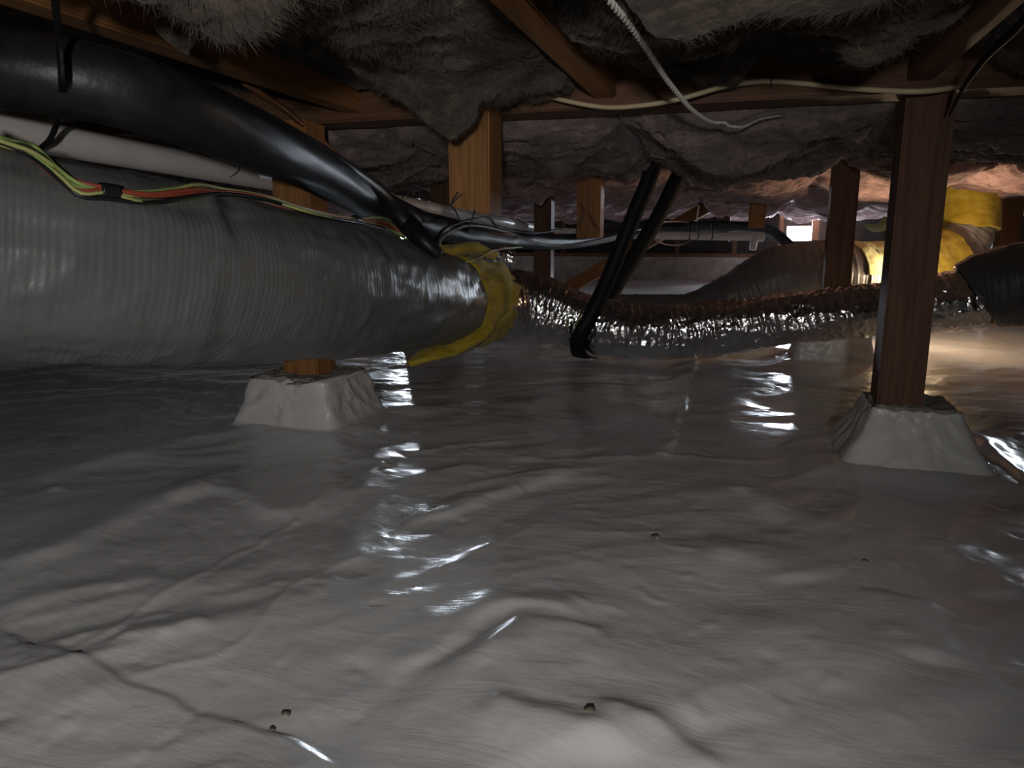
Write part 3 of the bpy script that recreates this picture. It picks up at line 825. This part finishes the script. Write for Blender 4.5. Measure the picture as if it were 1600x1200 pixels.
# red and green control wires lying along the big duct
wp = [(-60, 196, 0.93), (0, 226, 0.95), (50, 247, 0.98), (90, 278, 1.0), (125, 301, 1.02), (168, 305, 1.05), (230, 314, 1.08), (300, 305, 1.2), (350, 304, 1.3), (420, 314, 1.42), (490, 333, 1.58),
      (556, 344, 1.76), (600, 350, 1.95), (640, 370, 2.1), (680, 398, 2.25)]
base = [on(x, y, z, 0.007) for x, y, z in wp]
we = empty('control_wire_bundle', (base[5].x, base[5].y, 0), 'bundle of green and red control wires draped along the grey duct', 'wire')
specs = [('green', 0.0026, 0.0, 4), ('lime', 0.0026, 1.1, -5), ('red', 0.0030, 2.3, 1), ('red', 0.0026, 3.4, -2), ('lime', 0.0022, 4.4, 7), ('green', 0.0024, 5.2, -7), ('black_wire', 0.0028, 0.7, 9)]
for i, (mn, rad, ph, dy) in enumerate(specs):
    pts = []
    for k, (x, y, z) in enumerate(wp):
        sp = 1.0 if k not in (5, 11) else 0.35
        sc = 1.1 / z ** 0.45
        oy = (dy + 4.0 * math.sin(k * 1.1 + ph * 2)) * sc * sp
        if mn == 'black_wire': oy = 8 * sc
        p = on(x, y + oy, z, 0.004 + 0.004 * (1 + math.sin(k * 0.9 + ph)))
        pts.append(p)
    rad = rad * 1.15
    o = tube(mn.replace('lime', 'yellow_green') + '_strand' if mn != 'black_wire' else 'black_strand', pts, rad, M[mn], we, 150, 8)
for k in (5, 11):
    a = base[k]; d = (base[k + 1] - base[k - 1]).normalized()
    tube('tape_band', [a - d * 0.012, a, a + d * 0.012], 0.0115, M['black_wire'], we, 10, 14)

# loose tangle of thin wires over the yellow end, and the run that follows the pipes
def wire(pts, rad, mat, name, label, n=80, grp='loose wires over the duct end'):
    o = tube(name, pts, rad, M[mat], None, n, 8)
    return tag(o, label, 'wire', grp)
wire([P(640, 352, 2.1), P(660, 372, 2.1), P(672, 396, 2.15), P(700, 408, 2.25), P(735, 408, 2.35), P(762, 396, 2.45), P(790, 386, 2.6)], 0.0032, 'red', 'thin_wire', 'thin red wire curling over the yellow insulation end')
wire([P(622, 348, 2.1), P(650, 340, 2.1), P(662, 366, 2.12), P(676, 400, 2.15), P(712, 411, 2.25), P(748, 404, 2.4), P(772, 391, 2.5), P(815, 386, 2.9)], 0.0032, 'green', 'thin_wire', 'thin green wire curling over the yellow insulation end')
wire([P(618, 352, 2.08), P(640, 338, 2.08), P(650, 362, 2.1), P(668, 388, 2.12), P(662, 404, 2.14)], 0.004, 'lime', 'thin_wire', 'yellow-green wire looping at the black pipe bend')
wire([P(680, 394, 2.2), P(690, 372, 2.25), P(712, 358, 2.35), P(740, 352, 2.5), P(790, 362, 2.8), P(860, 384, 3.3), P(930, 376, 3.6), P(1000, 358, 4.0)], 0.006, 'blue_wire', 'grey_cable', 'grey-blue cable sagging along the black pipe in the middle', 120)
wire([P(676, 398, 2.2), P(684, 370, 2.25), P(705, 352, 2.4), P(760, 340, 2.8), P(775, 352, 2.9), P(800, 360, 3.1), P(840, 364, 3.3), P(880, 357, 3.6)], 0.0045, 'black_wire', 'black_cable', 'thin black cable arching over the white pipe', 120)
wire([P(1012, 354, 4.6), P(1030, 347, 4.8), P(1055, 346, 5.0), P(1075, 347, 5.1)], 0.006, 'copper', 'thin_wire', 'orange wire arching right of the black straps', 40)
wire([P(1018, 372, 4.6), P(1040, 382, 4.8), P(1065, 382, 4.95), P(1082, 373, 5.0)], 0.005, 'copper', 'thin_wire', 'orange wire sagging below the white pipe', 40)
for i, (pts, lab) in enumerate([
        ([(703, 320), (720, 305), (742, 288), (759, 279)], 'long cable tie tail crossing the short hanging post'),
        ([(735, 350), (743, 325), (747, 305), (750, 288)], 'upright cable tie tail in front of the short hanging post'),
        ([(722, 352), (712, 330), (705, 318), (716, 300)], 'bent cable tie tail at the left edge of the hanging post'),
        ([(900, 362), (906, 345), (912, 330), (908, 318)], 'thin cable tie tail in front of the lighter fir post'),
        ([(938, 360), (930, 350), (922, 336), (925, 322)], 'second thin cable tie tail beside the lighter fir post'),
        ([(640, 330), (628, 312), (640, 300), (668, 268)], 'cable tie tail standing up at the black pipe bend')]):
    zz = 1.6 if i < 3 else 2.6
    o = tube('cable_tie', [P(x, y, zz) for x, y in pts], 0.0016 if i < 3 else 0.0018, M['black_wire'], None, 30, 6)
    tag(o, lab, 'cable tie', 'cable tie tails')
o = tube('cable_tie', [P(1089, 346, 5.1), P(1090, 334, 5.1), P(1092, 321, 5.1)], 0.006, M['pvc'], None, 12, 8)
tag(o, 'pale upright cable tie tail above the far white pipe', 'cable tie', 'cable tie tails')
for i, px in enumerate((1076, 1090, 1112)):
    yy = 368.4
    ring = [P(px + 2.0 * math.sin(t), yy - 7 + 13 * math.cos(t), 4.98 - 0.06 * math.sin(t)) for t in np.linspace(0.2, 6.2, 14)]
    o = tube('cable_tie', ring, 0.004, M['black_wire'], None, 40, 6)
    tag(o, ['leftmost', 'middle', 'rightmost'][i] + ' black cable tie around the far white pipe', 'cable tie', 'cable tie tails')

# black webbing straps carrying the foil duct
q1 = [P(1040, 205, 2.54), P(1027, 240, 2.55), P(1012, 285, 2.56), P(985, 350, 2.58), P(955, 425, 2.60), P(925, 490, 2.60), P(906, 525, 2.62), P(903, 545, 2.66), P(908, 556, 2.74), P(925, 560, 2.86)]
s1 = strip('duct_strap', q1, 0.056, 0.003, M['black_web'], None, 60, side=tuple(RIGHT))
tag(s1, 'front black webbing strap slung down around the foil duct', 'strap', 'black duct straps')
q2 = [P(1090, 205, 3.0), P(1074, 240, 3.0), P(1055, 285, 3.0), P(1025, 345, 3.0), P(985, 410, 3.0), P(958, 455, 2.98), P(940, 490, 2.94), P(925, 540, 2.9)]
s2 = strip('duct_strap', q2, 0.062, 0.003, M['black_web'], None, 60, side=tuple(RIGHT))
tag(s2, 'rear black webbing strap going up behind the foil duct', 'strap', 'black duct straps')
# straps at the right
o = strip('hanger_strap', [P(1640, -25, 0.78), P(1596, 35, 0.9), P(1545, 85, 1.05), P(1510, 130, 1.2), P(1488, 168, 1.32)], 0.03, 0.003, M['black_web'], None, 40, side=(0.2, 0.9, 0.3))
tag(o, 'black strap hanging diagonally from the joist at upper right', 'strap')
o = strip('hanger_strap', [P(1522, 180, 2.4), P(1526, 215, 2.4), P(1527, 232, 2.4), P(1530, 250, 2.4)], 0.026, 0.003, M['black_web'], None, 20, side=tuple(RIGHT))
tag(o, 'short black strap end dangling above the yellow duct', 'strap')

# cream cable stapled along the nearest beam, twisted white cord
cy_ = BEAM_Y[2] - 0.05
def onbeam(px, py, off): return PY(px, py, cy_ - off)
cc = empty('electrical_cable', tuple(onbeam(1206, 128, 0.01)), 'cream electrical cable drooping along the face of the nearest beam', 'cable')
tube('cable_sheath', [onbeam(770, 118, 0.02), onbeam(805, 134, 0.03), onbeam(870, 154, 0.06), onbeam(940, 167, 0.07), onbeam(1000, 165, 0.09), onbeam(1060, 155, 0.11), onbeam(1120, 138, 0.09),
     onbeam(1160, 130, 0.05), onbeam(1206, 127, 0.01), onbeam(1260, 131, 0.012), onbeam(1330, 138, 0.03), onbeam(1420, 143, 0.07), onbeam(1470, 140, 0.06), onbeam(1495, 135, 0.03)], 0.0064, M['cream'], cc, 160, 12, flat=0.75)
tube('staple', [onbeam(1204, 136, 0.004), onbeam(1204.5, 133, 0.018), onbeam(1205, 127, 0.021), onbeam(1206, 121, 0.018), onbeam(1206, 118, 0.004)], 0.0014, M['grime'], cc, 20, 6)
ce = empty('twisted_cord', tuple(P(1060, 145, 1.35)), 'twisted white cord dangling from above across the cream cable', 'cord')
cpth = [P(905, -70, 0.66), P(930, -40, 0.69), P(952, 0, 0.74), P(985, 40, 0.84), P(1018, 88, 0.98), P(1040, 122, 1.10), P(1062, 150, 1.20), P(1082, 172, 1.30), P(1110, 190, 1.4), P(1132, 192, 1.42), P(1140, 197, 1.43), P(1162, 198, 1.45), P(1190, 186, 1.5), P(1222, 181, 1.55)]
c4, s_ = spline(cpth, 260)
t_, n_, b__ = frames(c4)
for ph in (0, math.pi):
    rr = np.interp(s_, [0, s_[-1] * 0.6, s_[-1]], [0.0021, 0.0022, 0.0008])
    ang = s_ / 0.03 * 2 * math.pi + ph
    pts = c4 + rr[:, None] * (np.cos(ang)[:, None] * n_ + np.sin(ang)[:, None] * b__)
    tube('cord_strand', [Vector(p) for p in pts[::1]], list(np.clip(rr * 1.05, 0.0011, 1)), M['cord'], ce, 400, 7)

# ================================================================== INSULATION
def batt(x0, x1, y0, y1, nx, ny, seed, mat, label, sag=0.06, base=0.765, rag=1.0, lu=0.0, lv=0.0, r0=True, grp='sagging insulation batts overhead'):
    u = np.linspace(0, 1, nx); v = np.linspace(0, 1, ny)
    Ug, Vg = np.meshgrid(u, v, indexing='ij')
    x = x0 + (x1 - x0) * Ug; y = y0 + (y1 - y0) * Vg
    b = 1 - np.abs(2 * Ug - 1) ** 3.0
    e = 1 - np.abs(2 * Vg - 1) ** 6.0
    wx = x + 0.09 * pn(x * 4, y * 4, seed); wy = y + 0.09 * pn(x * 4, y * 4, seed + 5)
    n1 = fbm(wx * 2.2, wy * 2.2, seed, 3)
    n2 = 0
    for q_, (fx, fy, am) in enumerate(((2.4, 4.6, 1.0), (5.2, 9.6, 0.30), (11.0, 19.0, 0.08))):
        w0 = pn(wx * fx + 31.7 * q_, wy * fy + 5.3 * q_, seed + 2)
        n2 = n2 + am * (1 - np.sqrt(w0 * w0 + 0.012)) ** 2
    n3 = fbm(wx * 16, wy * 22, seed + 3, 4, 0.6)
    tuft = np.clip(pn(wx * 5.5, wy * 5.5, seed + 8) - 0.15, 0, 1) ** 1.3
    z = base + 0.02 * (1 - e) - sag * b * (0.55 + 0.45 * e) - rag * (0.034 * n1 - 0.040 * (n2 - 1.0) + (0.008 if r0 else 0.011) * n3 + 0.10 * tuft * (0.3 + 0.7 * b))
    z = z + lu * np.clip((0.62 - Ug) / 0.4, 0, 1) * np.clip((1.75 - y) / 0.6, 0.3, 1) + lv * np.clip((y - y1 + 0.55) / 0.5, 0, 1) * (0.7 + 0.6 * pn(x * 3, y * 3, seed))
    ed = np.clip(np.minimum(Ug, 1 - Ug) / 0.05, 0, 1)
    z = np.where(ed < 1, z * ed + (JB + (0.05 if r0 else -0.014)) * (1 - ed), z)
    ev = np.clip(np.minimum(Vg, 1 - Vg) / 0.035, 0, 1)
    z = np.where(ev < 1, z * ev + (JB + 0.06) * (1 - ev), z)
    x = x + rag * 0.022 * fbm(wx * 7, wy * 7, seed + 11, 3) * ed
    y = y + rag * 0.040 * fbm(wx * 7, wy * 7, seed + 17, 3) * ev
    z = np.clip(z, 0.60, CEIL)
    m = np.stack([x, y, z], -1).reshape(-1, 3)
    f = grid_faces(nx, ny)[:, ::-1]
    # sides and top close the batt
    k = len(m)
    rim = np.concatenate([np.arange(nx) * ny, (nx - 1) * ny + np.arange(1, ny), (np.arange(nx - 2, -1, -1)) * ny + ny - 1, np.arange(ny - 2, 0, -1)])
    up = m[rim].copy(); up[:, 2] = CEIL
    m = np.vstack([m, up, [[(x0 + x1) / 2, (y0 + y1) / 2, CEIL]]])
    nr = len(rim); i = np.arange(nr); j = (i + 1) % nr
    f = np.vstack([f, np.stack([rim[i], rim[j], k + j, k + i], 1)])
    fs = [list(map(int, q)) for q in f[-nr:]]
    o = link('insulation_batt', mesh_np('insulation_batt', m, f), mat)
    tag(o, label, 'insulation', grp)
    o['bay'] = 0
    del o['bay']
    return o, (x, y, z)
def fibres(o, xyz, n, seed, mat, ln=0.03, jmin=0.0):
    """loose glass fibres, combed into wisps by a noise field; one thin sliver each"""
    rs = np.random.RandomState(seed)
    x, y, z = xyz
    nx, ny = x.shape
    i = rs.randint(2, nx - 3, n); j = rs.randint(max(2, int(ny * jmin)), ny - 3, n)
    fu, fv = rs.rand(n), rs.rand(n)
    def at(g): return g[i, j] * (1 - fu) * (1 - fv) + g[i + 1, j] * fu * (1 - fv) + g[i, j + 1] * (1 - fu) * fv + g[i + 1, j + 1] * fu * fv
    p = np.stack([at(x), at(y), at(z)], -1)
    q = p * 7.0
    d = np.stack([pn(q[:, 0], q[:, 1], q[:, 2] + 3), 0.7 * pn(q[:, 0] + 40, q[:, 1], q[:, 2]), 0.6 * pn(q[:, 0], q[:, 1] + 70, q[:, 2])], -1) * 2.2
    d += rs.normal(size=(n, 3)) * np.array([0.45, 0.4, 0.28]); d[:, 2] -= 0.22
    d /= np.linalg.norm(d, axis=1)[:, None]
    L = (ln * (0.35 + rs.rand(n) ** 3 * 1.6))[:, None]
    side = np.cross(d, rs.normal(size=(n, 3))); side /= np.linalg.norm(side, axis=1)[:, None]
    w_ = 0.00045
    v = np.stack([p - side * w_, p + side * w_, p + d * L], 1).reshape(-1, 3)
    k = np.arange(n) * 3
    c = link('loose_fibres', mesh_np('loose_fibres', v, np.stack([k, k + 1, k + 2], 1)), mat, o)
    c['kind'] = 'stuff'
yb = [Y0 + 0.1] + [b for b in BEAM_Y if b > 0.2] + [Y1]
yb = [-0.9] + [b for b in BEAM_Y if b > 0.4] + [Y1]
rowname = ['in the nearest row', 'behind the nearest beam', 'behind the second beam', 'behind the third beam', 'in the row behind the fourth beam', 'in the row by the far wall', 'beside the far wall']
for r in range(len(yb) - 1):
    for k in range(len(JX) - 1):
        xa, xb = JX[k] + 0.024, JX[k + 1] - 0.024
        ya, ye = yb[r] + 0.052, yb[r + 1] - 0.052
        if xa < X0 or xb > X1 or ye - ya < 0.2: continue
        kk = k - 6          # 0 = bay right of the centre joist
        cx, cyy = (xa + xb) / 2, (ya + ye) / 2
        d = Vector((cx, cyy, 0))
        z_ = d.dot(HEAD); x_ = d.dot(RIGHT)
        if abs(x_) > 0.85 * max(z_, 0) + 1.1: continue
        if r == 0: nx, ny = 130, 420
        elif r == 1: nx, ny = 120, 220
        elif r == 2: nx, ny = 70, 120
        else: nx, ny = 36, 60
        side = {-3: 'third left of', -2: 'second left of', -1: 'just left of', 0: 'just right of', 1: 'second right of', 2: 'third right of', 3: 'fourth right of'}.get(kk)
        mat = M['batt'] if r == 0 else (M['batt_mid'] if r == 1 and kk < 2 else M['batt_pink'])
        if r > 0: xa, xb = JX[k] + 0.001, JX[k + 1] - 0.001
        if side and r < 4:
            lab = ('dusty grey-brown' if r == 0 else 'grey-pink') + ' insulation batt %s, %s the centre joist' % (rowname[r], side)
        else:
            lab = 'far insulation batt sagging %s' % rowname[r]
        sag = 0.05; base = 0.765; rg = 1.0
        if r == 0 and kk == -2: sag, base, rg = -0.03, 0.86, 0.35
        if r > 0: base = 0.748
        if r == 0 and kk >= 1: sag, base = 0.03, 0.775
        lu = 0.13 if (r == 0 and kk == -1) else 0.0
        lv = (0.12 if kk == 0 else 0.085) if (r == 0 and kk >= 0) else 0.0
        o, xyz = batt(xa, xb, ya, ye, nx, ny, 3.1 * r + 1.7 * k, mat, lab, sag, base, rg, lu, lv, r == 0)
        if r < 2 and -3 <= kk <= 2:
            fibres(o, xyz, (130000 if kk in (-1, 0, 1) else 30000) if r == 0 else 45000, r * 20 + k, mat, 0.013 if r == 0 else 0.020, 0.4 if r == 0 else 0.0)
# torn scraps
def scrap(pts, rad, mat, label, seed):
    v, f = sweep(pts, rad, 60, 30, lambda s, a, r: r * 0.55 * fbm(s * 18 + seed, np.cos(a) * 2, np.sin(a) * 2, 4) , flat=0.6)
    o = link('insulation_scrap', quads_to_mesh('insulation_scrap', v, f), M[mat])
    return tag(o, label, 'insulation')
scrap([P(285, -30, 1.0), P(285, 20, 1.0), P(280, 50, 1.0), P(292, 84, 1.0)], [0.05, 0.042, 0.03, 0.004], 'batt', 'torn tuft of grey insulation hanging down at upper left', 1)
scrap([P(1425, 262, 4.6), P(1418, 310, 4.6), P(1400, 340, 4.6), P(1385, 350, 4.6), P(1368, 356, 4.6), P(1352, 350, 4.6)], [0.04, 0.04, 0.05, 0.05, 0.03, 0.006], 'yellow_pale', 'pale green scrap of insulation left of the nearest dark post', 2)
scrap([P(1128, 290, 5.2), P(1132, 305, 5.2), P(1136, 318, 5.2), P(1138, 332, 5.2)], [0.07, 0.05, 0.03, 0.006], 'batt_pink', 'pink tuft of insulation hanging above the far white pipe', 3)

# ================================================================== CRUMBS ON THE LINER
crumbs = [(447, 1116, 0.0035, 'pair of'), (425, 1141, 0.003, ''), (922, 1110, 0.0042, ''), (1025, 840, 0.0055, ''), (1352, 877, 0.003, '')]
labs = ['dark crumb of dirt on the liner at bottom left, upper of two', 'dark crumb of dirt on the liner at bottom left, lower of two', 'brown crumb of dirt on the liner at bottom centre',
        'dark crumb of dirt in the middle of the liner', 'tiny dark crumb of dirt on the liner below the right pier']
for (px, py, rr, _), lab in zip(crumbs, labs):
    q = H(px, py, 0.0)
    for it in range(4):
        q = H(px, py, zfloor(q.x, q.y))
    bm = bmesh.new(); bmesh.ops.create_icosphere(bm, subdivisions=2, radius=rr)
    for v in bm.verts:
        s = 1 + 0.5 * float(pn(v.co.x * 500 + px, v.co.y * 500, v.co.z * 500)); v.co = Vector((v.co.x * s * 1.3, v.co.y * s, v.co.z * s * 0.6))
    me = bpy.data.meshes.new('dirt_crumb'); bm.to_mesh(me); bm.free()
    o = link('dirt_crumb', me, M['dirt']); o.location = (q.x, q.y, zfloor(q.x, q.y) + rr * 0.35)
    tag(o, lab, 'dirt', 'dirt crumbs on the liner')
